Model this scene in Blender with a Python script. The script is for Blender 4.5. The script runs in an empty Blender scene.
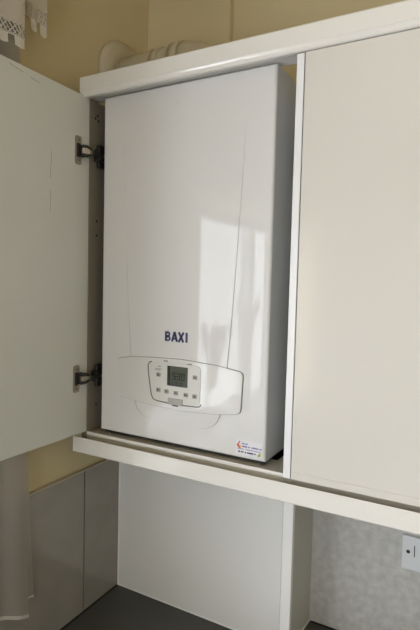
import bpy, bmesh, math, random
from mathutils import Vector, Matrix
random.seed(7)
S = bpy.context.scene
C = S.collection
PI = math.pi

# ------------------------------------------------------------------ camera
def set_camera():
    cam = bpy.data.cameras.new('camera'); o = bpy.data.objects.new('camera', cam); C.objects.link(o)
    f, px, py, pz, yaw, pit, rol = 496.126, .83405, -.96208, .37105, .49916, -.05923, .02468
    F = Vector((-math.sin(yaw)*math.cos(pit), math.cos(yaw)*math.cos(pit), math.sin(pit)))
    r = Vector((math.cos(yaw), math.sin(yaw), 0)); u = r.cross(F)
    c, s = math.cos(rol), math.sin(rol)
    r2 = c*r + s*u; u2 = -s*r + c*u
    m = Matrix((r2, u2, -F)).transposed().to_4x4(); m.translation = (px, py, pz)
    o.matrix_world = m
    cam.sensor_fit = 'HORIZONTAL'; cam.sensor_width = 36; cam.lens = f/420*36
    cam.clip_start = .01
    S.camera = o
set_camera()

# ------------------------------------------------------------------ world, lights, exposure
S.view_settings.view_transform = 'Standard'; S.view_settings.look = 'None'
S.view_settings.gamma = 1; S.view_settings.use_curve_mapping = False
S.view_settings.exposure = 0.15
S.cycles.use_denoising = True
S.cycles.max_bounces = 10; S.cycles.diffuse_bounces = 6; S.cycles.transparent_max_bounces = 16
S.cycles.sample_clamp_indirect = 6
W = bpy.data.worlds.new('sky'); S.world = W; W.use_nodes = True
W.node_tree.nodes['Background'].inputs[0].default_value = (.80, .88, 1, 1)
W.node_tree.nodes['Background'].inputs[1].default_value = 1.2

def area(name, loc, direction, sx, sy, power, col):
    l = bpy.data.lights.new(name, 'AREA'); l.shape = 'RECTANGLE'; l.size = sx; l.size_y = sy
    l.energy = power; l.color = col
    o = bpy.data.objects.new(name, l); C.objects.link(o); o.location = loc
    o.rotation_euler = Vector(direction).to_track_quat('-Z', 'Y').to_euler()
    return o
area('window_daylight', (-.50, -1.28, .22), (1, 0, 0), 1.95, 1.10, 74, (.91, .96, 1.0))
area('added_fill_light', (1.28, -3.32, -.45), (0, 1, 0), 1.1, 1.9, 34, (.90, .95, 1.0))  # fill light added behind the camera, no such source seen

# ------------------------------------------------------------------ materials
def mat(name, col, rough=.5, metal=0, coat=0, coat_rough=.05, spec=.5, var=0, var_scale=8, bump=0, bump_scale=40, bump_dist=.001):
    m = bpy.data.materials.new(name); m.use_nodes = True; nt = m.node_tree; b = nt.nodes['Principled BSDF']
    b.inputs['Roughness'].default_value = rough; b.inputs['Metallic'].default_value = metal
    b.inputs['Coat Weight'].default_value = coat; b.inputs['Coat Roughness'].default_value = coat_rough
    b.inputs['Specular IOR Level'].default_value = spec
    b.inputs['Base Color'].default_value = (*col, 1)
    tc = nt.nodes.new('ShaderNodeTexCoord')
    if var:
        n = nt.nodes.new('ShaderNodeTexNoise'); n.inputs['Scale'].default_value = var_scale; n.inputs['Detail'].default_value = 5
        nt.links.new(tc.outputs['Object'], n.inputs['Vector'])
        r = nt.nodes.new('ShaderNodeValToRGB')
        r.color_ramp.elements[0].position = .3; r.color_ramp.elements[1].position = .7
        r.color_ramp.elements[0].color = (*[c*(1-var) for c in col], 1); r.color_ramp.elements[1].color = (*[min(1, c*(1+var)) for c in col], 1)
        nt.links.new(n.outputs['Fac'], r.inputs['Fac']); nt.links.new(r.outputs['Color'], b.inputs['Base Color'])
    if bump:
        n = nt.nodes.new('ShaderNodeTexNoise'); n.inputs['Scale'].default_value = bump_scale; n.inputs['Detail'].default_value = 3
        nt.links.new(tc.outputs['Object'], n.inputs['Vector'])
        bp = nt.nodes.new('ShaderNodeBump'); bp.inputs['Strength'].default_value = bump; bp.inputs['Distance'].default_value = bump_dist
        nt.links.new(n.outputs['Fac'], bp.inputs['Height']); nt.links.new(bp.outputs['Normal'], b.inputs['Normal'])
        if coat: nt.links.new(bp.outputs['Normal'], b.inputs['Coat Normal'])
    return m
M = {}
M['wall'] = mat('cream_paint', (.58, .50, .31), .75, var=.03, var_scale=3, bump=.15, bump_scale=60)
M['ceiling'] = mat('cream_ceiling_paint', (.82, .71, .55), .8)
M['floor'] = mat('floor_vinyl', (.34, .29, .23), .5, var=.15, var_scale=6)
M['tile_left'] = mat('grey_gloss_tile', (.29, .275, .25), .16, coat=.3, var=.06, var_scale=14, bump=.05, bump_scale=12)
M['tile_back'] = mat('grey_stone_tile', (.49, .485, .465), .42, var=.13, var_scale=55, bump=.1, bump_scale=90)
M['grout'] = mat('dark_grout', (.02, .018, .016), .8)
M['tile_trim'] = mat('pale_tile_trim', (.50, .45, .37), .3)
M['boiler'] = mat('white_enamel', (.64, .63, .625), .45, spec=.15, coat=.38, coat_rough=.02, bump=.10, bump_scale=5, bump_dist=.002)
M['boiler_side'] = mat('shaded_white_enamel', (.50, .50, .48), .40)  # same enamel in a darker colour, shade of the boiler sides painted in
M['panel'] = mat('cream_plastic', (.62, .61, .595), .40, coat=.45, coat_rough=.03)
M['fascia'] = mat('pale_plastic_fascia', (.60, .59, .565), .38)
M['button'] = mat('grey_button', (.30, .29, .26), .45)
M['dark_line'] = mat('dark_gap', (.16, .16, .15), .6)
M['symbol'] = mat('button_print', (.05, .05, .05), .6)
M['flap'] = mat('grey_flap', (.36, .35, .32), .45)
M['lcd'] = mat('lcd_glass', (.085, .098, .070), .45, spec=.1, var=.06, var_scale=60)
M['lcd_frame'] = mat('lcd_dark_edge', (.02, .022, .018), .25)
M['lcd_ink'] = mat('lcd_segments', (.006, .009, .005), .5)
M['navy'] = mat('navy_print', (.010, .014, .085), .4)
M['sticker'] = mat('sticker_paper', (.66, .65, .68), .35)
M['violet'] = mat('violet_print', (.16, .12, .36), .5)
M['red'] = mat('red_print', (.52, .10, .07), .5)
M['orange'] = mat('orange_print', (.78, .36, .12), .5)
M['green'] = mat('yellow_green_print', (.34, .42, .05), .5)
M['gloss'] = mat('cream_gloss_vinyl', (.62, .595, .555), .16, coat=.6, coat_rough=.035, bump=.05, bump_scale=5, bump_dist=.004)
M['gloss_edge'] = mat('pale_film_edge', (.74, .74, .76), .25, coat=.5)
M['door_in'] = mat('white_melamine', (.58, .595, .56), .45, var=.02, var_scale=5)
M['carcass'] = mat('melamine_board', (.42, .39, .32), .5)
M['rail'] = mat('cream_moulding', (.71, .69, .655), .22, coat=.5, coat_rough=.08)
M['steel'] = mat('nickel_steel', (.40, .36, .30), .42, metal=1)
M['side_board'] = mat('shaded_brown_grey_board', (.21, .19, .155), .55)  # brown-grey board, colour darkened for the shade beside the boiler
M['black'] = mat('black_plastic', (.018, .017, .016), .45)
M['hole'] = mat('drilled_hole', (.012, .010, .008), .9)
M['void'] = mat('painted_gap_dark', (.012, .012, .012), .95)  # near-black colour for the shade in the gap under the boiler
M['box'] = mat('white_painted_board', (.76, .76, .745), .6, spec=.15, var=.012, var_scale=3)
M['box_side'] = mat('shaded_white_board', (.52, .52, .49), .6, spec=.2)  # same white board, its shading put into the colour
M['box_trim'] = mat('white_plastic_trim', (.93, .93, .92), .28, coat=.5)
M['worktop'] = mat('dark_grey_laminate', (.072, .073, .066), .5, var=.12, var_scale=160)
M['socket'] = mat('white_socket_plastic', (.68, .70, .73), .3)
M['flue'] = mat('white_flue_plastic', (.47, .42, .30), .4)
M['upvc'] = mat('white_window_plastic', (.80, .80, .80), .3)
M['leaf'] = mat('orchid_leaf', (.05, .14, .03), .35)
M['pot'] = mat('white_ceramic_pot', (.75, .74, .70), .2)
M['mark'] = mat('scuff_mark', (.30, .29, .25), .7)
M['cab'] = mat('base_cabinet_vinyl', (.74, .71, .63), .25, coat=.4)
def cloth(name, col, alpha, trans=.45, scale=900):
    m = bpy.data.materials.new(name); m.use_nodes = True; nt = m.node_tree; nt.nodes.clear()
    out = nt.nodes.new('ShaderNodeOutputMaterial'); d = nt.nodes.new('ShaderNodeBsdfDiffuse'); t = nt.nodes.new('ShaderNodeBsdfTranslucent')
    tr = nt.nodes.new('ShaderNodeBsdfTransparent'); a = nt.nodes.new('ShaderNodeMixShader'); b = nt.nodes.new('ShaderNodeMixShader')
    d.inputs[0].default_value = (*col, 1); t.inputs[0].default_value = (*col, 1)
    a.inputs[0].default_value = trans; b.inputs[0].default_value = alpha
    nt.links.new(d.outputs[0], a.inputs[1]); nt.links.new(t.outputs[0], a.inputs[2])
    nt.links.new(tr.outputs[0], b.inputs[1]); nt.links.new(a.outputs[0], b.inputs[2]); nt.links.new(b.outputs[0], out.inputs[0])
    return m
M['voile'] = cloth('grey_voile', (.50, .47, .44), .58, .35)
M['hem'] = cloth('voile_hem', (.70, .69, .67), .92, .3)
M['lace_cloth'] = cloth('ivory_valance_cloth', (.62, .57, .50), .97, .22)
M['lace'] = cloth('ivory_lace_thread', (.62, .59, .53), 1, .1)
M['petal'] = cloth('orchid_petal', (.92, .88, .92), 1, .5)
M['petal_v'] = cloth('orchid_petal_violet', (.62, .36, .60), 1, .5)
g = bpy.data.materials.new('window_glass'); g.use_nodes = True; nt = g.node_tree; nt.nodes.clear()
o_ = nt.nodes.new('ShaderNodeOutputMaterial'); tr = nt.nodes.new('ShaderNodeBsdfTransparent'); gl = nt.nodes.new('ShaderNodeBsdfGlossy')
gl.inputs['Roughness'].default_value = .02; mx = nt.nodes.new('ShaderNodeMixShader'); mx.inputs[0].default_value = .06
nt.links.new(tr.outputs[0], mx.inputs[1]); nt.links.new(gl.outputs[0], mx.inputs[2]); nt.links.new(mx.outputs[0], o_.inputs[0])
M['glass'] = g

# ------------------------------------------------------------------ helpers
def link(name, bm, material, parent=None, smooth=False):
    me = bpy.data.meshes.new(name); bmesh.ops.recalc_face_normals(bm, faces=bm.faces[:]); bm.to_mesh(me); bm.free()
    for m in (material if isinstance(material, (list, tuple)) else [material]): me.materials.append(m)
    if smooth:
        for p in me.polygons: p.use_smooth = True
    o = bpy.data.objects.new(name, me); C.objects.link(o)
    if parent: o.parent = parent
    return o
def thing(name, label, cat, loc=(0, 0, 0), group=None):
    o = bpy.data.objects.new(name, None); C.objects.link(o); o.location = loc; o.empty_display_size = .05
    o['label'] = label; o['category'] = cat
    if group: o['group'] = group
    return o
def tag(o, label, cat, group=None):
    o['label'] = label; o['category'] = cat
    if group: o['group'] = group
    return o
def struct(o): o['kind'] = 'structure'; return o
def off(o):      # keep world placement of a child built in world coordinates under a moved parent
    o.matrix_parent_inverse = Matrix.Translation(-Vector(o.parent.location)); return o
def box(bm, a, b, bev=0, seg=2, mi=0):
    x0, y0, z0 = a; x1, y1, z1 = b
    t = bmesh.new()
    vs = [t.verts.new(p) for p in ((x0,y0,z0),(x1,y0,z0),(x1,y1,z0),(x0,y1,z0),(x0,y0,z1),(x1,y0,z1),(x1,y1,z1),(x0,y1,z1))]
    for f in ((0,3,2,1),(4,5,6,7),(0,1,5,4),(1,2,6,5),(2,3,7,6),(3,0,4,7)): t.faces.new([vs[i] for i in f])
    if bev: bmesh.ops.bevel(t, geom=t.edges[:], offset=bev, segments=seg, affect='EDGES', profile=.5)
    merge(bm, t, mi)
def merge(bm, t, mi=0, M4=None):
    mp = {}
    for v in t.verts: mp[v] = bm.verts.new(M4 @ v.co if M4 else v.co)
    for f in t.faces:
        try:
            n = bm.faces.new([mp[v] for v in f.verts]); n.material_index = mi; n.smooth = f.smooth
        except ValueError: pass
    t.free()
def B(a, b, bev=0, seg=2):
    bm = bmesh.new(); box(bm, a, b, bev, seg); return bm
def prism(bm, pts, y0, y1, bev=0, mi=0, axis='y'):
    """polygon (x,z) extruded along y (or (x,y) along z, or (y,z) along x)"""
    t = bmesh.new()
    def P(u, v, w): return {'y': (u, w, v), 'z': (u, v, w), 'x': (w, u, v)}[axis]
    a = [t.verts.new(P(u, v, y0)) for u, v in pts]; b = [t.verts.new(P(u, v, y1)) for u, v in pts]
    t.faces.new(a); t.faces.new(b[::-1])
    n = len(pts)
    for i in range(n): t.faces.new((a[i], a[(i+1) % n], b[(i+1) % n], b[i]))
    if bev:
        e = [e for e in t.edges if all(v in a for v in e.verts)]
        bmesh.ops.bevel(t, geom=e, offset=bev, segments=2, affect='EDGES', profile=.5)
    merge(bm, t, mi)
def round_poly(pts, r, n=5):
    out = []; k = len(pts)
    for i in range(k):
        p = Vector(pts[i]); a = (Vector(pts[i-1])-p); b = (Vector(pts[(i+1) % k])-p)
        rr = min(r, a.length*.45, b.length*.45); A = p+a.normalized()*rr; Bq = p+b.normalized()*rr
        if a.normalized().dot(b.normalized()) < -.985: out.append(tuple(p)); continue
        for j in range(n+1):
            t = j/n; q = A*(1-t)**2 + p*2*t*(1-t) + Bq*t*t; out.append(tuple(q))
    return out
def tube(bm, pts, r, n=10, mi=0, cap=True, radii=None):
    pts = [Vector(p) for p in pts]; rings = []; pu = None
    for i, p in enumerate(pts):
        d = (pts[min(i+1, len(pts)-1)]-pts[max(i-1, 0)]).normalized()
        if pu is None: pu = d.orthogonal().normalized()
        u = (pu-d*pu.dot(d)).normalized(); pu = u; v = d.cross(u); rr = radii[i] if radii else r
        rings.append([bm.verts.new(p+(u*math.cos(2*PI*k/n)+v*math.sin(2*PI*k/n))*rr) for k in range(n)])
    for a, b in zip(rings, rings[1:]):
        for k in range(n):
            f = bm.faces.new((a[k], a[(k+1) % n], b[(k+1) % n], b[k])); f.smooth = True; f.material_index = mi
    if cap:
        for rg in (rings[0], rings[-1]): bm.faces.new(rg).material_index = mi
def cyl(bm, c, d, r, h, n=24, mi=0, r2=None):
    d = Vector(d).normalized(); c = Vector(c); tube(bm, [c, c+d*h], r, n, mi, True, [r, r if r2 is None else r2])
def text(name, s, h, x, y, z, m, parent, stretch=1, fat=0, slant=0, tilt=0):
    cu = bpy.data.curves.new(name, 'FONT'); cu.body = s; cu.size = h/.69; cu.extrude = .00025; cu.offset = fat; cu.shear = slant
    t = bpy.data.objects.new(name, cu); C.objects.link(t)
    me = bpy.data.meshes.new_from_object(t.evaluated_get(bpy.context.evaluated_depsgraph_get()))
    bpy.data.objects.remove(t); me.name = name; me.materials.clear(); me.materials.append(m)
    o = bpy.data.objects.new(name, me); C.objects.link(o); o.parent = parent
    R = Matrix.Rotation(tilt, 4, 'Y') @ Matrix.Rotation(PI/2, 4, 'X')
    me.transform(Matrix.Translation((x, y, z)) @ R @ Matrix.Diagonal((stretch, 1, 1, 1)))
    return o

# ------------------------------------------------------------------ room shell
XL, YB, ZF, ZC, XR, YF = -.112, .35, -1.45, 1.45, 3.0, -3.2
WY0, WY1, WZ0, WZ1 = -2.20, -.35, -.30, .74       # window opening in the left wall
bm = bmesh.new()
for a, b in (((XL-.25, YF, ZF), (XL, WY0, ZC)), ((XL-.25, WY1, ZF), (XL, YB, ZC)), ((XL-.25, WY0, ZF), (XL, WY1, WZ0)), ((XL-.25, WY0, WZ1), (XL, WY1, ZC))):
    box(bm, a, b)
wl = struct(link('wall_left', bm, M['wall']))
struct(link('wall_back', B((XL-.25, YB, ZF), (XR+.2, YB+.2, ZC)), M['wall']))
struct(link('wall_right', B((XR, YF, ZF), (XR+.2, YB, ZC)), M['wall']))
bm = bmesh.new()
for a, b in (((XL-.25, YF-.2, ZF), (.70, YF, ZC)), ((1.85, YF-.2, ZF), (XR+.2, YF, ZC)), ((.70, YF-.2, .55), (1.85, YF, ZC))):
    box(bm, a, b)
struct(link('wall_front', bm, M['wall']))
struct(link('floor', B((XL-.25, YF-.2, ZF-.1), (XR+.2, YB+.2, ZF)), M['floor']))
struct(link('ceiling', B((XL-.25, YF-.2, ZC), (XR+.2, YB+.2, ZC+.1)), M['ceiling']))
# boxed chase in the upper corner of the back wall
struct(link('trim_1', B((XL, .326, .87), (.172, YB, ZC), .002), M['wall']))

def window(name, axis, fixed, a0, a1, z0, z1, mull, depth=.06):
    """white plastic window in an opening; axis = direction of its width"""
    fr = bmesh.new(); w = .055
    def bx(u0, u1, q0, q1, bmx, d=depth):
        if axis == 'y': box(bmx, (fixed-d/2, u0, q0), (fixed+d/2, u1, q1), .004)
        else: box(bmx, (u0, fixed-d/2, q0), (u1, fixed+d/2, q1), .004)
    bx(a0, a1, z0, z0+w, fr); bx(a0, a1, z1-w, z1, fr)
    for u in [a0, a1-w]+[a0+(a1-a0)*k-w/2 for k in mull]: bx(u, u+w, z0+w, z1-w, fr)
    root = struct(link(name, fr, M['upvc']))
    gb = bmesh.new()
    if axis == 'y': box(gb, (fixed-.003, a0+w, z0+w), (fixed+.003, a1-w, z1-w))
    else: box(gb, (a0+w, fixed-.003, z0+w), (a1-w, fixed+.003, z1-w))
    link('window_pane', gb, M['glass'], root)
    return root
w1 = window('window_1', 'y', XL-.19, WY0, WY1, WZ0, WZ1, (.36, .68))
link('window_sill', B((XL-.16, WY0+.002, WZ0), (XL+.03, WY1-.002, WZ0+.022), .004), M['upvc'], w1)
window('fill_window', 'x', YF-.1, .70, 1.85, ZF+.01, .55, (.5,))  # unseen glazed opening, added to go with the fill light

# wall tiles (left run): each a slab on the wall, dark joint between, pale trim on top
TX = -.1
ys = [.33, .0535, -.348, -.75, -1.152, -1.554, -1.956]
tile_bed = link('tile_grout', B((XL-.001, -.3465, -.548), (TX-.004, YB, -.149)), M['grout'], wl)
y1 = YB
for y0 in [.0560, -.3465, -.7455, -1.1455, -1.5455, -1.9455]:
    link('wall_tile', B((TX-.006, y0, -.5485), (TX, y1, -.1485 if y0 > -.5 else -.305), .0010), M['tile_left'], wl); y1 = y0-.0045
link('tile_trim', B((XL, -.3465, -.1480), (TX+.0005, YB, -.1445), .0008), M['tile_trim'], wl)
# back wall tiles, right of the boxing
wb = bpy.data.objects['wall_back']
link('tile_grout', B((.44, .345, -.5485), (XR-.01, YB+.001, .0)), M['tile_back'], wb)
for x0, x1 in ((.4465, .9615), (.963, 1.5615), (1.563, 2.16)):
    link('wall_tile', B((x0, .342, -.5485), (x1, .348, -.02), .0008), M['tile_back'], wb)

# ------------------------------------------------------------------ worktop and base cabinets
ZW = -.55
bm = bmesh.new()
prism(bm, [(XL, -3.1), (.50, -3.1), (.50, -.26), (2.6, -.26), (2.6, YB), (XL, YB)], ZW-.038, ZW, axis='z')
wt = tag(link('worktop', bm, M['worktop']), 'dark grey laminate worktop in the corner below the boiler', 'worktop')
bm = bmesh.new()
tube(bm, [(TX+.001, -3.0, ZW+.0008), (TX+.001, .195, ZW+.0008)], .0028, 8)
tube(bm, [(.4660, .3405, ZW+.0008), (2.55, .3405, ZW+.0008)], .0028, 8)
link('sealant_bead', bm, M['grout'], wt)
def base_unit(x0, x1, y0, y1, face, label):
    t = thing('base_cabinet', label, 'cabinet', ((x0+x1)/2, (y0+y1)/2, ZF), 'base cabinets under the worktop')
    off(link('carcass', B((x0+.002, y0, ZF), (x1-.002, y1, ZW-.04), .002), M['carcass'], t))
    if face == 'x': d = B((x1-.001, y0+.003, ZF+.12), (x1+.018, y1-.003, ZW-.045), .004)
    else: d = B((x0+.003, y0-.019, ZF+.12), (x1-.003, y0+.001, ZW-.045), .004)
    off(link('door', d, M['cab'], t))
    return t

# ------------------------------------------------------------------ pipe boxing under the cupboard
t = thing('pipe_boxing', 'white painted board boxing standing on the worktop below the boiler cupboard', 'boxing', (.17, .2, ZW))
off(link('front_panel', B((TX+.001, .2, ZW+.0015), (.4235, .212, -.0375), .001), M['box'], t))
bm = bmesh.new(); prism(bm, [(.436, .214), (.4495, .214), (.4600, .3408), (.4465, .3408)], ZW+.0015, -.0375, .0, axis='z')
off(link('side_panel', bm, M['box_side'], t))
cnr = off(link('corner_trim', B((.4245, .1975, ZW+.0015), (.4515, .2135, -.0375), .0022), M['box_trim'], t))
bm = bmesh.new()
box(bm, (TX+.001, .1985, ZW+.0015), (.424, .2003, ZW+.006), .0006); box(bm, (TX+.001, .1985, ZW+.006), (TX+.006, .2003, -.038), .0006)
off(link('edge_bead', bm, M['box_trim'], t))
bm = bmesh.new(); prism(bm, [(.4500, .2142), (.4522, .2142), (.4622, .3405), (.4602, .3405)], ZW+.0015, ZW+.006, 0, axis='z')
off(link('edge_bead', bm, M['box_trim'], t))

# ------------------------------------------------------------------ boiler
bo = thing('boiler', 'white wall-hung gas boiler with grey display, standing inside the open cupboard', 'boiler', (.225, .17, 0))
BW, BH, BD, RR = .45, .823, .335, .0055
def lerp(a, b, t): return a+(b-a)*t
def seams(z):
    """x of the two seams and the height of the step there"""
    if z >= .095:
        t = (z-.095)/(.735-.095)
        xr = .3425 + (.387-.3425)*min(1, t)**.62; xl = .450 - xr - .0
        h = .0022*max(0, 1-t)**.55 if t < 1 else 0
    else:
        q = (.095-z)/.050; c = .2255; k = max(.035, max(0, 1-min(1, q)**2.4)**.295)
        xr = c + (.3425-c)*k; xl = c - (.3425-c)*k; h = .0022
        if q >= 1: h = 0; xr = c+.0041; xl = c-.0041
    return xl, xr, h
def rnd(d): return RR-math.sqrt(max(0, RR*RR-(RR-d)**2)) if d < RR else 0
zs = [0, .0004, .0012, .0025, .004, RR] + [.02, .035, .0447, .04502, .0451, .0453, .0456, .0462, .047, .0485, .051, .054, .058, .063, .069, .077, .086, .095]
z = .11
while z < .73: zs.append(z); z += .02
zs += [.735, .75, BH-RR, BH-.004, BH-.0025, BH-.0012, BH-.0004, BH]
bm = bmesh.new(); rows = []
ed = [0, .0004, .0012, .0025, .004, RR]
for z in zs:
    xl, xr, h = seams(z); row = []
    cols = [(x, 0) for x in ed] + [(xl-.0016, 0), (xl-.0008, 1.3 if h else 0), (xl+.0008, 1.3 if h else 0), (xl+.0018, -1), (xr-.0018, -1), (xr-.0008, 1.3), (xr+.0008, 1.3), (xr+.0016, 0)] + [(BW-x, 0) for x in ed[::-1]]
    for x, k in cols:
        y = max(rnd(min(x, BW-x)), rnd(min(z, BH-z))) if True else 0
        row.append(bm.verts.new((x, y + (k*h*.55), z)))
    rows.append(row)
for a, b in zip(rows, rows[1:]):
    for i in range(len(a)-1): bm.faces.new((a[i], a[i+1], b[i+1], b[i]))
# side skirts
per = [r[0] for r in rows] + rows[-1][1:] + [r[-1] for r in rows[::-1]][1:] + rows[0][::-1][1:-1]
back = [bm.verts.new((v.co.x, .30, v.co.z)) for v in per]
n = len(per)
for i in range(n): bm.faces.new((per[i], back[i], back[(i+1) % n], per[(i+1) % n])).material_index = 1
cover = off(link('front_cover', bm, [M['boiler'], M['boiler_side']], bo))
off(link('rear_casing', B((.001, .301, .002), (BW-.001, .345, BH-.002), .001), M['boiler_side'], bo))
bm = bmesh.new(); box(bm, (.004, .012, -.006), (BW-.004, .29, .002)); off(link('base_plate', bm, M['black'], bo))
for x, y in ((.441, .012), (.022, .014)):
    bm = bmesh.new(); box(bm, (x-.0045, y-.004, -.0085), (x+.0045, y+.004, -.004), .001); cyl(bm, (x, y, -.0098), (0, 0, 1), .003, .008, 10)
    off(link('fixing_clip', bm, M['black'], bo))
# brand lettering and raised tick above it
def stroke(bm, pts, w, y0=-.0022, y1=-.0006):
    pts = [Vector(p) for p in pts]; L = []; R_ = []
    for i, p in enumerate(pts):
        a = (p-pts[i-1]).normalized() if i else None; b = (pts[i+1]-p).normalized() if i < len(pts)-1 else None
        d = (a+b).normalized() if a and b else (a or b); nn = Vector((-d.y, d.x)); k = 1/max(.5, nn.dot(Vector((-(a or b).y, (a or b).x))))
        L.append(p+nn*w/2*k); R_.append(p-nn*w/2*k)
    for i in range(len(pts)-1): prism(bm, [tuple(L[i]), tuple(L[i+1]), tuple(R_[i+1]), tuple(R_[i])], y0, y1)
bm = bmesh.new(); H, z0, w = .0225, .2400, .0050
def arc(cx, cz, rx, rz, a0, a1, n=8): return [(cx+rx*math.cos(a0+(a1-a0)*i/n), cz+rz*math.sin(a0+(a1-a0)*i/n)) for i in range(n+1)]
x = .1925
stroke(bm, [(x+w/2, z0), (x+w/2, z0+H)], w)
for zc, rz, rx in ((z0+H*.735, H*.265-.0018, .0052), (z0+H*.285, H*.285-.0018, .0064)):
    stroke(bm, [(x+w, zc+rz), (x+w+.0022, zc+rz)]+arc(x+w+.0022, zc, rx, rz, PI/2, -PI/2)+[(x+w, zc-rz)], .0038)
x = .2095
stroke(bm, [(x+.0025, z0), (x+.0092, z0+H)], w); stroke(bm, [(x+.0092, z0+H), (x+.0160, z0)], w); stroke(bm, [(x+.005, z0+.0065), (x+.0135, z0+.0065)], .0038)
x = .2285
stroke(bm, [(x+.0015, z0), (x+.0145, z0+H)], w); stroke(bm, [(x+.0015, z0+H), (x+.0145, z0)], w)
stroke(bm, [(.2510, z0), (.2510, z0+H)], w)
off(link('brand_lettering', bm, M['navy'], bo))
bm = bmesh.new(); cyl(bm, (.2125, .0, .783), (0, -1, 0), .006, .0012, 20); box(bm, (.207, -.0012, .7765), (.219, .0, .7795), .0004)
off(link('embossed_mark', bm, M['boiler'], bo))
# control panel
outl = [(.054, .187), (.10, .1945), (.15, .1975), (.239, .2005), (.332, .195), (.395, .186), (.391, .096), (.327, .0865), (.242, .082), (.152, .0855), (.10, .089), (.061, .0945)]
outl = round_poly(outl, .010)
def grow(pts, d):
    c = Vector((sum(p[0] for p in pts)/len(pts), sum(p[1] for p in pts)/len(pts))); o = []
    for i, p in enumerate(pts):
        t = (Vector(pts[(i+1) % len(pts)])-Vector(pts[i-1])).normalized(); nn = Vector((t.y, -t.x))
        if nn.dot(Vector(p)-c) < 0: nn = -nn
        o.append(tuple(Vector(p)+nn*d))
    return o
bm = bmesh.new(); prism(bm, grow(outl, .0010), -.0018, .002)
off(link('panel_gap', bm, M['dark_line'], bo))
bm = bmesh.new(); prism(bm, outl, -.0036, .002, .0010)
cp = off(link('control_panel', bm, M['panel'], bo))
inn = round_poly([(.1475, .188), (.160, .0995), (.19, .0965), (.226, .0945), (.292, .0985), (.2935, .150), (.294, .190), (.239, .1945), (.19, .193)], .012)
line = [(.1472, .180), (.149, .160), (.1545, .128), (.158, .110), (.163, .1005), (.173, .0970), (.2, .0955), (.226, .0945), (.26, .0955), (.283, .0965), (.291, .0985), (.2945, .104)]
bm = bmesh.new(); tube(bm, [(x, -.0036, z) for x, z in [(.158, .1885), (.151, .1865)]+line], .0014, 8)
fo = link('fascia_outline', bm, M['dark_line'])
def sub(o, p): o.parent = p; o.matrix_parent_inverse = Matrix(); return o   # the parent part already sits in world coordinates
def csub(name, bm, m): return sub(link(name, bm, m), cp)
sub(fo, cp)
bm = bmesh.new(); prism(bm, grow(inn, -.0020), -.0048, -.002, .0006); csub('fascia', bm, M['fascia'])
bm = bmesh.new(); box(bm, (.203, -.0056, .1370), (.2585, -.004, .1835), .0006); csub('display_frame', bm, M['lcd_frame'])
bm = bmesh.new(); box(bm, (.2120, -.0060, .1418), (.2580, -.005, .1832), .0004); csub('display', bm, M['lcd'])
# seven segment digits
SEG = {'5': 'afgcd', '3': 'abgcd', '0': 'abcdef'}
def seg7(bm, ch, x, z, w, h, s=.0025, y=-.0064):
    L = {'a': ((0, h), (w, h)), 'g': ((0, h/2), (w, h/2)), 'd': ((0, 0), (w, 0)), 'f': ((0, h/2), (0, h)), 'b': ((w, h/2), (w, h)), 'e': ((0, 0), (0, h/2)), 'c': ((w, 0), (w, h/2))}
    for k in SEG[ch]:
        (u0, v0), (u1, v1) = L[k]
        box(bm, (x+min(u0, u1)-s/2, y, z+min(v0, v1)-s/2), (x+max(u0, u1)+s/2, y+.0006, z+max(v0, v1)+s/2))
bm = bmesh.new()
for ch, x in (('5', .2185), ('3', .2305), ('0', .2425)): seg7(bm, ch, x, .1535, .0072, .0145)
box(bm, (.2275, -.0064, .1600), (.2288, -.0058, .1612)); box(bm, (.2515, -.0064, .166), (.2535, -.0058, .168))
for x0, w, h in ((.2165, .0022, .005), (.2265, .004, .0045), (.2325, .0015, .003), (.2385, .007, .004)): box(bm, (x0, -.0064, .1430), (x0+w, -.0058, .1430+h))
csub('display_digits', bm, M['lcd_ink'])
for k, (x, z) in enumerate(((.1785, .1595), (.2775, .163), (.179, .1235), (.2015, .1225), (.2275, .1215), (.2545, .1205), (.2775, .1200))):
    b2 = bmesh.new(); box(b2, (x-.0058, -.0064, z-.0048), (x+.0058, -.004, z+.0048), .0012); csub('button', b2, M['button'])
    b2 = bmesh.new()
    if k in (0,): box(b2, (x-.003, -.0069, z-.002), (x+.003, -.0062, z-.0005)); box(b2, (x-.002, -.0069, z), (x+.002, -.0062, z+.002))
    elif k in (1, 4): box(b2, (x-.0035, -.0069, z-.0008), (x+.0035, -.0062, z+.0008)); box(b2, (x-.002, -.0069, z+.001), (x+.001, -.0062, z+.0022))
    elif k in (2, 5): prism(b2, [(x-.003, z-.003), (x+.003, z), (x-.003, z+.003)], -.0069, -.0062); box(b2, (x+.002, -.0069, z-.001), (x+.0042, -.0062, z+.001))
    else: prism(b2, [(x+.002, z-.003), (x-.003, z), (x+.002, z+.003)], -.0069, -.0062)
    csub('button_symbol', b2, M['symbol'])
bm = bmesh.new(); box(bm, (.206, -.0066, .0930), (.2465, -.004, .1085), .0015); csub('flap', bm, M['flap'])
bm = bmesh.new(); box(bm, (.2185, -.0060, .0905), (.2335, -.003, .0932), .0005); csub('flap_catch', bm, M['symbol'])
for x, z, w, h in ((.1770, .1795, .0075, .0016), (.1690, .1735, .006, .0010), (.1765, .1733, .0105, .0012), (.1700, .1708, .013, .0008), (.1925, .1935, .010, .0020), (.2565, .1915, .011, .0020)):
    bm = bmesh.new(); box(bm, (x, -.0056, z-h/2), (x+w, -.0034, z+h/2)); csub('printed_mark', bm, M['dark_line'])
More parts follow.
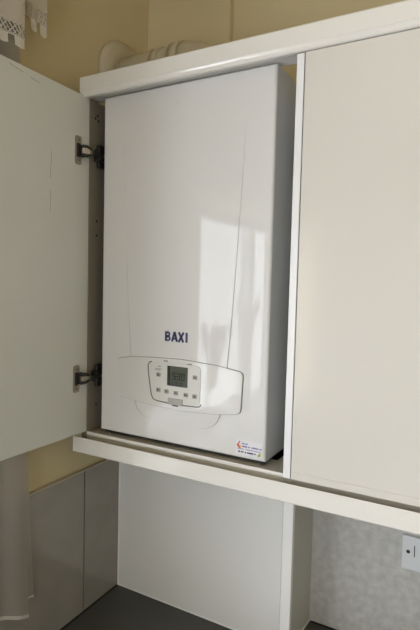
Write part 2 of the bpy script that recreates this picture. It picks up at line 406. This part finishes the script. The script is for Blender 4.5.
# installer sticker
bm = bmesh.new(); box(bm, (.3815, -.0004, .0075), (.4435, .0006, .0415), .0002)
st = off(link('installer_sticker', bm, M['sticker'], bo))
def ssub(name, bm, m): o = link(name, bm, m); return sub(o, st)
bm = bmesh.new(); prism(bm, [(.3835, .0275), (.3905, .0375), (.3925, .0365), (.3885, .0295), (.3925, .0225), (.3905, .0205)], -.0010, .0); ssub('house_emblem', bm, M['red'])
bm = bmesh.new(); prism(bm, [(.3905, .0300), (.3950, .0255), (.3935, .0215), (.3900, .0235)], -.0010, .0); ssub('flame_emblem', bm, M['orange'])
rr = random.Random(3)
def scribble(x0, x1, z, h, m, dens=.8):
    b2 = bmesh.new(); x = x0
    while x < x1:
        w = rr.uniform(.0008, .0017)
        if rr.random() < dens: box(b2, (x, -.0009, z-h/2*rr.uniform(.6, 1)), (min(x+w, x1), .0, z+h/2*rr.uniform(.6, 1)))
        x += w+.0003
    ssub('sticker_print', b2, m)
scribble(.3965, .4120, .0325, .0034, M['violet']); scribble(.3965, .4420, .0265, .0034, M['violet'], .95)
scribble(.3850, .4400, .0205, .0016, M['violet'], .95); scribble(.3880, .4290, .0140, .0040, M['navy'], .78)
bm = bmesh.new(); prism(bm, [(.4320, .0120), (.4350, .0150), (.4385, .0190), (.4410, .0165), (.4395, .0105), (.4350, .0092)], -.0010, .0); ssub('leaf_emblem', bm, M['green'])

# ------------------------------------------------------------------ flue
fl = thing('flue_pipe', 'white round flue pipe running above the boiler into the left wall', 'flue', (.225, .200, .823))
path = [(XL-.02, .200, .962), (.105, .200, .962)]
for k in range(1, 9):
    a = k/8*PI/2; path.append((.105+.095*math.sin(a), .200, .962-.095+.095*math.cos(a)))
path.append((.200, .200, .826))
bm = bmesh.new(); tube(bm, path[:2], .050, 40); off(link('pipe', bm, M['flue'], fl))
bm = bmesh.new(); tube(bm, path[1:], .0545, 40); tube(bm, [(.080, .200, .962), (.110, .200, .962)], .057, 40); off(link('elbow', bm, M['flue'], fl))
bm = bmesh.new(); tube(bm, [(x, .200, .962) for x in (XL+.001, XL+.006, XL+.014, XL+.020, XL+.024)], 1, 48, radii=[.098, .098, .094, .084, .064]); off(link('wall_plate', bm, M['flue'], fl))
bm = bmesh.new(); tube(bm, [(.02, .200, .962), (.045, .200, .962)], .0535, 40); off(link('joint_collar', bm, M['flue'], fl))

# ------------------------------------------------------------------ boiler cupboard
YC = -.012            # carcass front plane
bc = thing('boiler_cupboard', 'cream cupboard around the boiler with its left door standing wide open', 'cupboard', (.23, .17, -.035))
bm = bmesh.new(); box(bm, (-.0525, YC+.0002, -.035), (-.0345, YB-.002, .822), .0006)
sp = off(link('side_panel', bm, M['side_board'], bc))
for y, z in ((.0155, .527), (.016, .491), (.021, .105), (.0215, .055), (.015, .789), (.019, .777), (.008, .781)):
    bm = bmesh.new(); cyl(bm, (-.0349, y, z), (1, 0, 0), .0030, .0008, 12); sub(link('drilled_hole', bm, M['hole']), sp)
bm = bmesh.new(); prism(bm, [(-.0343, YC), (.499, YC+.0), (.499, .343), (.458, .343), (.458, .056), (-.0343, .056)], -.035, -.0100, .0012, axis='z')
off(link('bottom_panel', bm, M['carcass'], bc))
off(link('front_edging', B((-.0343, YC-.0012, -.0165), (.499, YC+.0006, -.0088), .0006), M['rail'], bc))
off(link('gap_shade_sheet', B((-.0295, .057, -.036), (.457, .198, -.030)), M['void'], bc))  # dark sheet added where the open gap is only in shade
# open door, its inside facing the boiler
XD = -.035
bm = bmesh.new(); box(bm, (XD-.018, -.535, -.0085), (XD, -.0128, .8235), .0012)
dr = off(link('door', bm, [M['door_in']], bc))
def dsub(name, bm, m, smooth=False): o = link(name, bm, m, None, smooth); return sub(o, dr)

for pts in ([(XD+.0001, -.1375+.0015*math.sin(k*1.1), .668-.0125*k) for k in range(6)], [(XD+.0001, -.1385+.001*math.sin(k), .58-.0125*k) for k in range(5)],
            [(XD+.0001, -.250, .815), (XD+.0001, -.235, .812), (XD+.0001, -.215, .8105)], [(XD+.0001, -.195, .806), (XD+.0001, -.172, .8035)]):
    bm = bmesh.new(); tube(bm, pts, .0005, 5); dsub('scuff_mark', bm, M['mark'])
for zc in (.6885, .1325):
    bm = bmesh.new()
    # cup flange plate: tall rounded rectangle with two screws, dark cup in the middle
    pl = round_poly([(-.0625, zc-.034), (-.0415, zc-.034), (-.0415, zc+.034), (-.0625, zc+.034)], .006)
    prism(bm, pl, XD, XD+.0016, .0004, 0, axis='x')
    for dz in (-.024, .024): cyl(bm, (XD+.0014, -.052, zc+dz), (1, 0, 0), .0036, .0016, 14, 0); cyl(bm, (XD+.0029, -.052, zc+dz), (1, 0, 0), .0018, .0003, 8, 1)
    cup = [(-.053+.0+.0140*math.cos(a), zc+.0165*math.sin(a)) for a in [k*2*PI/28 for k in range(28)]]
    cup = [(max(y, -.0575), z) for y, z in cup]
    prism(bm, cup, XD+.0012, XD+.0030, 0, 1, axis='x')
    # link plates and the arm reaching to the cabinet side
    prism(bm, [(-.050, zc-.011), (-.040, zc-.016), (-.030, zc-.007), (-.030, zc+.007), (-.040, zc+.016), (-.050, zc+.011)], XD+.003, XD+.008, .0008, 1, axis='x')
    tube(bm, [(XD+.004, -.047, zc+.010), (XD+.013, -.036, zc+.012), (XD+.016, -.022, zc+.006)], .0030, 8, 1)
    tube(bm, [(XD+.004, -.047, zc-.010), (XD+.013, -.036, zc-.012), (XD+.016, -.022, zc-.006)], .0030, 8, 1)
    box(bm, (XD+.006, -.046, zc-.0065), (XD+.0155, -.0165, zc+.0065), .0012, 2, 2)
    cyl(bm, (XD+.0155, -.0235, zc), (1, 0, 0), .0040, .0012, 14, 0)
    # mounting block on the side panel
    box(bm, (-.0345, .002, zc-.014), (-.0145, .060, zc+.014), .0015, 2, 1)
    box(bm, (-.0345, .010, zc-.0290), (-.0225, .060, zc+.0290), .0040, 2, 1)
    box(bm, (XD+.009, -.018, zc-.0055), (-.0140, .010, zc+.0055), .001, 2, 1)
    cyl(bm, (-.0146, .020, zc), (1, 0, 0), .0036, .001, 12, 0)
    dsub('hinge', bm, [M['steel'], M['black'], M['tile_trim'] if zc > .4 else M['steel']])

# ------------------------------------------------------------------ neighbouring gloss cabinet
wc = thing('wall_cabinet', 'closed cream high-gloss wall cabinet to the right of the boiler', 'cabinet', (.82, .17, -.035))
bm = bmesh.new(); box(bm, (.5015, -.0295, -.0105), (.5165, YB-.006, .8175), .0012)
off(link('side_panel', bm, M['gloss_edge'], wc))
off(link('panel_foot', B((.4995, YC+.001, -.035), (.5170, YB-.006, -.0110)), M['carcass'], wc))
off(link('carcass', B((.5175, YC+.002, -.035), (1.118, YB-.007, .8175), .001), M['carcass'], wc))
bm = bmesh.new()
box(bm, (.5185, -.030, -.0105), (1.117, YC+.001, .8185), .0016, 3)
dg = off(link('door', bm, M['gloss'], wc))
bm = bmesh.new(); box(bm, (.519, -.0313, -.0100), (1.1165, -.0295, .0045), .0008)
sub(link('door_edging', bm, M['gloss']), dg)

# cornice and light rail: one moulding each, along both cabinets
def moulding(name, prof, x0, x1, m):
    bm = bmesh.new(); a = [bm.verts.new((x0+dx, y, z)) for y, z, dx in prof]; b = [bm.verts.new((x1, y, z)) for y, z, dx in prof]
    bm.faces.new(a); bm.faces.new(b[::-1]); k = len(prof)
    for i in range(k): bm.faces.new((a[i], a[(i+1) % k], b[(i+1) % k], b[i]))
    return link(name, bm, m)
def roundstart(pr): return [(y, z, max(0, -.016-y)*.55) for y, z in pr]
cor = [(-.0350, .8305), (-.0365, .8325), (-.0365, .8645), (-.0350, .8670), (.030, .8670), (.030, .8270), (-.008, .8265), (-.013, .8235), (-.018, .8218), (-.0225, .8222), (-.0255, .8205), (-.0285, .8198), (-.0315, .8206), (-.0335, .8230), (-.0338, .8270)]
mc = tag(moulding('cornice', roundstart(cor), -.057, 1.16, M['rail']), 'cream cornice moulding along the top of both wall cupboards', 'cornice')
rail = [(-.0350, -.0190), (-.0365, -.0210), (-.0365, -.0560), (-.0350, -.0580), (-.0125, -.0580), (-.0125, -.0290), (-.016, -.0340), (-.021, -.0345), (-.026, -.0320), (-.0295, -.0270), (-.032, -.0205)]
ml = tag(moulding('light_rail', roundstart(rail), -.070, 1.16, M['rail']), 'cream moulded rail along the bottom edge of both wall cupboards', 'rail')

# ------------------------------------------------------------------ socket
so = thing('socket', 'white double wall socket on the grey tiles at lower right', 'socket', (.764, .342, -.281))
bm = bmesh.new(); box(bm, (.691, .3335, -.324), (.837, .342, -.238), .0022, 3)
off(link('face_plate', bm, M['socket'], so))
for x in (.706, .822):
    bm = bmesh.new(); cyl(bm, (x, .3336, -.2775), (0, -1, 0), .0046, .0006, 20); off(link('screw', bm, M['black'], so))
for cx in (.7265, .8015):
    bm = bmesh.new(); sx = -1 if cx < .764 else 1
    box(bm, (cx-.0040+.014*(1 if sx < 0 else 0), .3310, -.262), (cx+.0070+.014*(1 if sx < 0 else 0), .334, -.245), .001); off(link('rocker_switch', bm, M['socket'], so))
for x0, z0, x1, z1 in ((.7195, -.2880, .7215, -.2590), (.7345, -.285, .7395, -.276), (.7365, -.300, .7435, -.296), (.7455, -.300, .7515, -.296),
                       (.8095, -.285, .8145, -.276), (.7975, -.312, .8045, -.308), (.8175, -.312, .8245, -.308)):
    bm = bmesh.new(); box(bm, (x0, .3330, z0), (x1, .3340, z1)); off(link('pin_slot', bm, M['hole'], so))

# ------------------------------------------------------------------ curtains
def sheet(name, x0, yA, yB, ztop, zbot, amp, waves, m, parent=None, ny=90, nz=20, phase=0, edge=None, th=0):
    bm = bmesh.new(); g = []
    for j in range(nz+1):
        v = j/nz; row = []
        for i in range(ny+1):
            u = i/ny; y = lerp(yA, yB, u); zt = zbot(y) if callable(zbot) else zbot
            z = lerp(ztop, zt, v); a = amp*(.55+.45*v)
            x = x0 + a*math.sin(u*waves*2*PI+phase) + .35*a*math.sin(u*waves*4.6*PI+1+phase)
            yy = y + (edge(v)*u if edge else 0)
            row.append(bm.verts.new((x, yy, z)))
        g.append(row)
    for a, b in zip(g, g[1:]):
        for i in range(ny): bm.faces.new((a[i], a[i+1], b[i+1], b[i])).smooth = True
    return link(name, bm, m, parent)
vo = thing('voile_curtain', 'long grey sheer curtain hanging behind the open cupboard door', 'curtain', (-.08, -.3, -.42))
zA = lambda y: -.423+(-.162-y)*.42; zB = lambda y: -.396+(-.13-y)*.1
eA = lambda v: .006*math.sin(v*5)-.045*(1-v); eB = lambda v: .006*math.sin(v*6)-.055*(1-v)
off(sheet('curtain_cloth', -.074, -.62, -.160, 1.055, zA, .007, 3.3, M['voile'], vo, edge=eA, nz=24))
off(sheet('curtain_cloth', -.090, -.30, -.134, 1.055, zB, .005, 2, M['voile'], vo, edge=eB, phase=1))
def hem(x, yA, yB, zf, amp, w, ph, e, h):
    bm = bmesh.new(); g = []
    for k in (0, 1):
        row = []
        for i in range(91):
            u = i/90; y = lerp(yA, yB, u)
            xx = x+.0008 + amp*math.sin(u*w*2*PI+ph) + .35*amp*math.sin(u*w*4.6*PI+1+ph)
            row.append(bm.verts.new((xx, y+e(1)*u, zf(y)-.001+h*k)))
        g.append(row)
    for i in range(90): bm.faces.new((g[0][i], g[0][i+1], g[1][i+1], g[1][i])).smooth = True
    return link('curtain_hem', bm, M['hem'])
o = hem(-.074, -.62, -.160, zA, .007, 3.3, 0, eA, .009); o.parent = vo; off(o)
o = hem(-.090, -.30, -.134, zB, .005, 2, 1, eB, .005); o.parent = vo; off(o)
vo2 = thing('voile_curtain', 'sheer curtain drawn to the far end of the window', 'curtain', (-.08, -2.3, -.25))
off(sheet('curtain_cloth', -.080, -2.52, -2.17, 1.055, -.25, .012, 6, M['voile'], vo2))
# rods
for x, z, lb in ((-.080, 1.060, 'thin white rod carrying the sheer curtains'), (-.045, 1.300, 'white rod carrying the lace-edged valance')):
    bm = bmesh.new(); tube(bm, [(x, -2.6, z), (x, -.10, z)], .006, 12)
    for y in (-2.55, -.12): tube(bm, [(XL, y, z), (x, y, z)], .004, 8)
    tag(link('curtain_rod', bm, M['upvc']), lb, 'rod')

def valance(label, x, y0, y1, z_cloth, z_lat, z_tab, phase, pitch, amp):
    v = thing('lace_valance', label, 'curtain', (x, (y0+y1)/2, z_tab))
    wv = (y1-y0)/.09
    fx = lambda y: x + amp*math.sin((y-y0)/.09*2*PI+phase)
    def sh(name, za, zb, m):
        bm = bmesh.new(); ny = int((y1-y0)/.006); g = []
        for z in (za, (za+zb)/2, zb): g.append([bm.verts.new((fx(y0+(y1-y0)*i/ny), y0+(y1-y0)*i/ny, z)) for i in range(ny+1)])
        for a, b in zip(g, g[1:]):
            for i in range(ny): bm.faces.new((a[i], a[i+1], b[i+1], b[i])).smooth = True
        return off(link(name, bm, m, v))
    sh('valance_cloth', 1.30, z_cloth, M['lace_cloth'])
    bm = bmesh.new(); y = y1
    def seg(ya, za, yb, zb2, r=.0013): tube(bm, [(fx(ya)-.0005, ya, za), (fx(yb)-.0005, yb, zb2)], r, 5)
    k = 0
    while y > y0+pitch:
        h = z_cloth-z_lat
        seg(y, z_cloth, y-pitch, z_lat); seg(y-pitch, z_cloth, y, z_lat)
        seg(y, z_cloth-h/2, y-pitch/2, z_cloth, .001); seg(y-pitch/2, z_lat, y-pitch, z_cloth-h/2, .001)
        seg(y-pitch/2, z_lat, y, z_cloth-h/2, .001)
        y -= pitch
    for z in (z_cloth, z_lat):
        yy = y1
        while yy > y0+.01: seg(yy, z, yy-.01, z, .0016); yy -= .01
    off(link('lace_band', bm, M['lace'], v))
    bm = bmesh.new(); y = y1-.002; k = 0
    while y > y0+.03:
        w = pitch*1.25; n = 6
        top = [bm.verts.new((fx(y-w*i/n), y-w*i/n, z_lat)) for i in range(n+1)]
        mid = [bm.verts.new((fx(y-w*i/n)+.001, y-w*(.04+.92*i/n), lerp(z_lat, z_tab, .7))) for i in range(n+1)]
        bot = [bm.verts.new((fx(y-w*i/n)+.002, y-w*(.0+1.0*i/n), z_tab - .003*math.sin(i/n*PI))) for i in range(n+1)]
        for a, b in ((top, mid), (mid, bot)):
            for i in range(n): bm.faces.new((a[i], a[i+1], b[i+1], b[i])).smooth = True
        y -= pitch*1.9; k += 1
    off(link('scalloped_edge', bm, M['lace'], v))
    return v
valance('short lace-edged valance nearest the corner, hanging behind the other at upper left', -.056, -.205, -.130, .974, .944, .920, .6, .015, .002)
valance('lace-edged valance with square tabs at the upper left edge', -.043, -1.95, -.206, .905, .880, .860, 0, .020, .004)

# ------------------------------------------------------------------ orchids on the sill, mirrored in the boiler's gloss
def orchid(label, y, hgt, seed, pm):
    r = random.Random(seed); X = XL-.06
    t = thing('potted_orchid', label, 'plant', (X, y, WZ0+.022), 'orchids on the window sill')
    z0 = WZ0+.0225
    bm = bmesh.new(); tube(bm, [(X, y, z0), (X, y, z0+.05), (X, y, z0+.105), (X, y, z0+.11)], 1, 24, radii=[.040, .048, .056, .050]); off(link('pot', bm, M['pot'], t))
    for k in range(5):
        a = k*1.3+r.random(); bm = bmesh.new(); L = r.uniform(.10, .16); rows = []
        for i in range(8):
            u = i/7; w = .024*math.sin(PI*min(1, u*.9+.1))+.002; c = Vector((X+.5*L*u*math.cos(a), y+L*u*math.sin(a), z0+.10+.09*u-.13*u*u)); n = Vector((-math.sin(a), math.cos(a), 0))
            rows.append([bm.verts.new(c-n*w+Vector((0, 0, .006))), bm.verts.new(c), bm.verts.new(c+n*w+Vector((0, 0, .006)))])
        for p, q in zip(rows, rows[1:]):
            for i in range(2): bm.faces.new((p[i], p[i+1], q[i+1], q[i])).smooth = True
        off(link('leaf', bm, M['leaf'], t))
    for s in range(4):
        d = (-.12, -.04, .04, .12)[s]+r.uniform(-.02, .02); pts = [Vector((X+.02*u, y+d*u*u, z0+.10+hgt*u-.10*u**4)) for u in [i/10 for i in range(11)]]
        bm = bmesh.new(); tube(bm, pts, .003, 6); off(link('stem', bm, M['leaf'], t))
        for i in range(3, 11):
            c = pts[i]+Vector((.012, r.uniform(-.03, .03), r.uniform(-.01, .01))); bm = bmesh.new()
            for q in range(5):
                a = q*2*PI/5+r.random()*.3; L = .034; cc = bm.verts.new(c); 
                ring = [bm.verts.new(c+Vector((.004+.006*abs(e), L*f*math.cos(a+e), L*f*math.sin(a+e)))) for e, f in ((-.5, .6), (-.35, .95), (0, 1.08), (.35, .95), (.5, .6))]
                for u, v in zip(ring, ring[1:]): bm.faces.new((cc, u, v)).smooth = True
            off(link('flower', bm, pm if (i+s) % 2 else M['petal'], t))
orchid('white and violet orchid on the window sill, the one nearest the boiler', -.88, .46, 1, M['petal_v'])
orchid('tall violet orchid further along the window sill', -1.22, .56, 2, M['petal_v'])
orchid('pale orchid at the end of the sill by the drawn curtain', -1.57, .40, 3, M['petal'])

base_unit(XL+.01, .46, -.26, YB-.01, 'y', 'cream corner base cabinet under the worktop below the boiler')
base_unit(.47, 1.07, -.22, YB-.01, 'y', 'cream base cabinet under the worktop below the gloss wall cabinet')
base_unit(1.08, 1.68, -.22, YB-.01, 'y', 'cream base cabinet under the back worktop, second from the corner')
for k, lb in enumerate(('nearest the corner', 'in the middle of the run', 'below the sill end with the pale orchid')):
    base_unit(XL+.01, .46, -1.0-.7*k, -.30-.7*k-.01, 'x', 'cream base cabinet under the window worktop, '+lb)
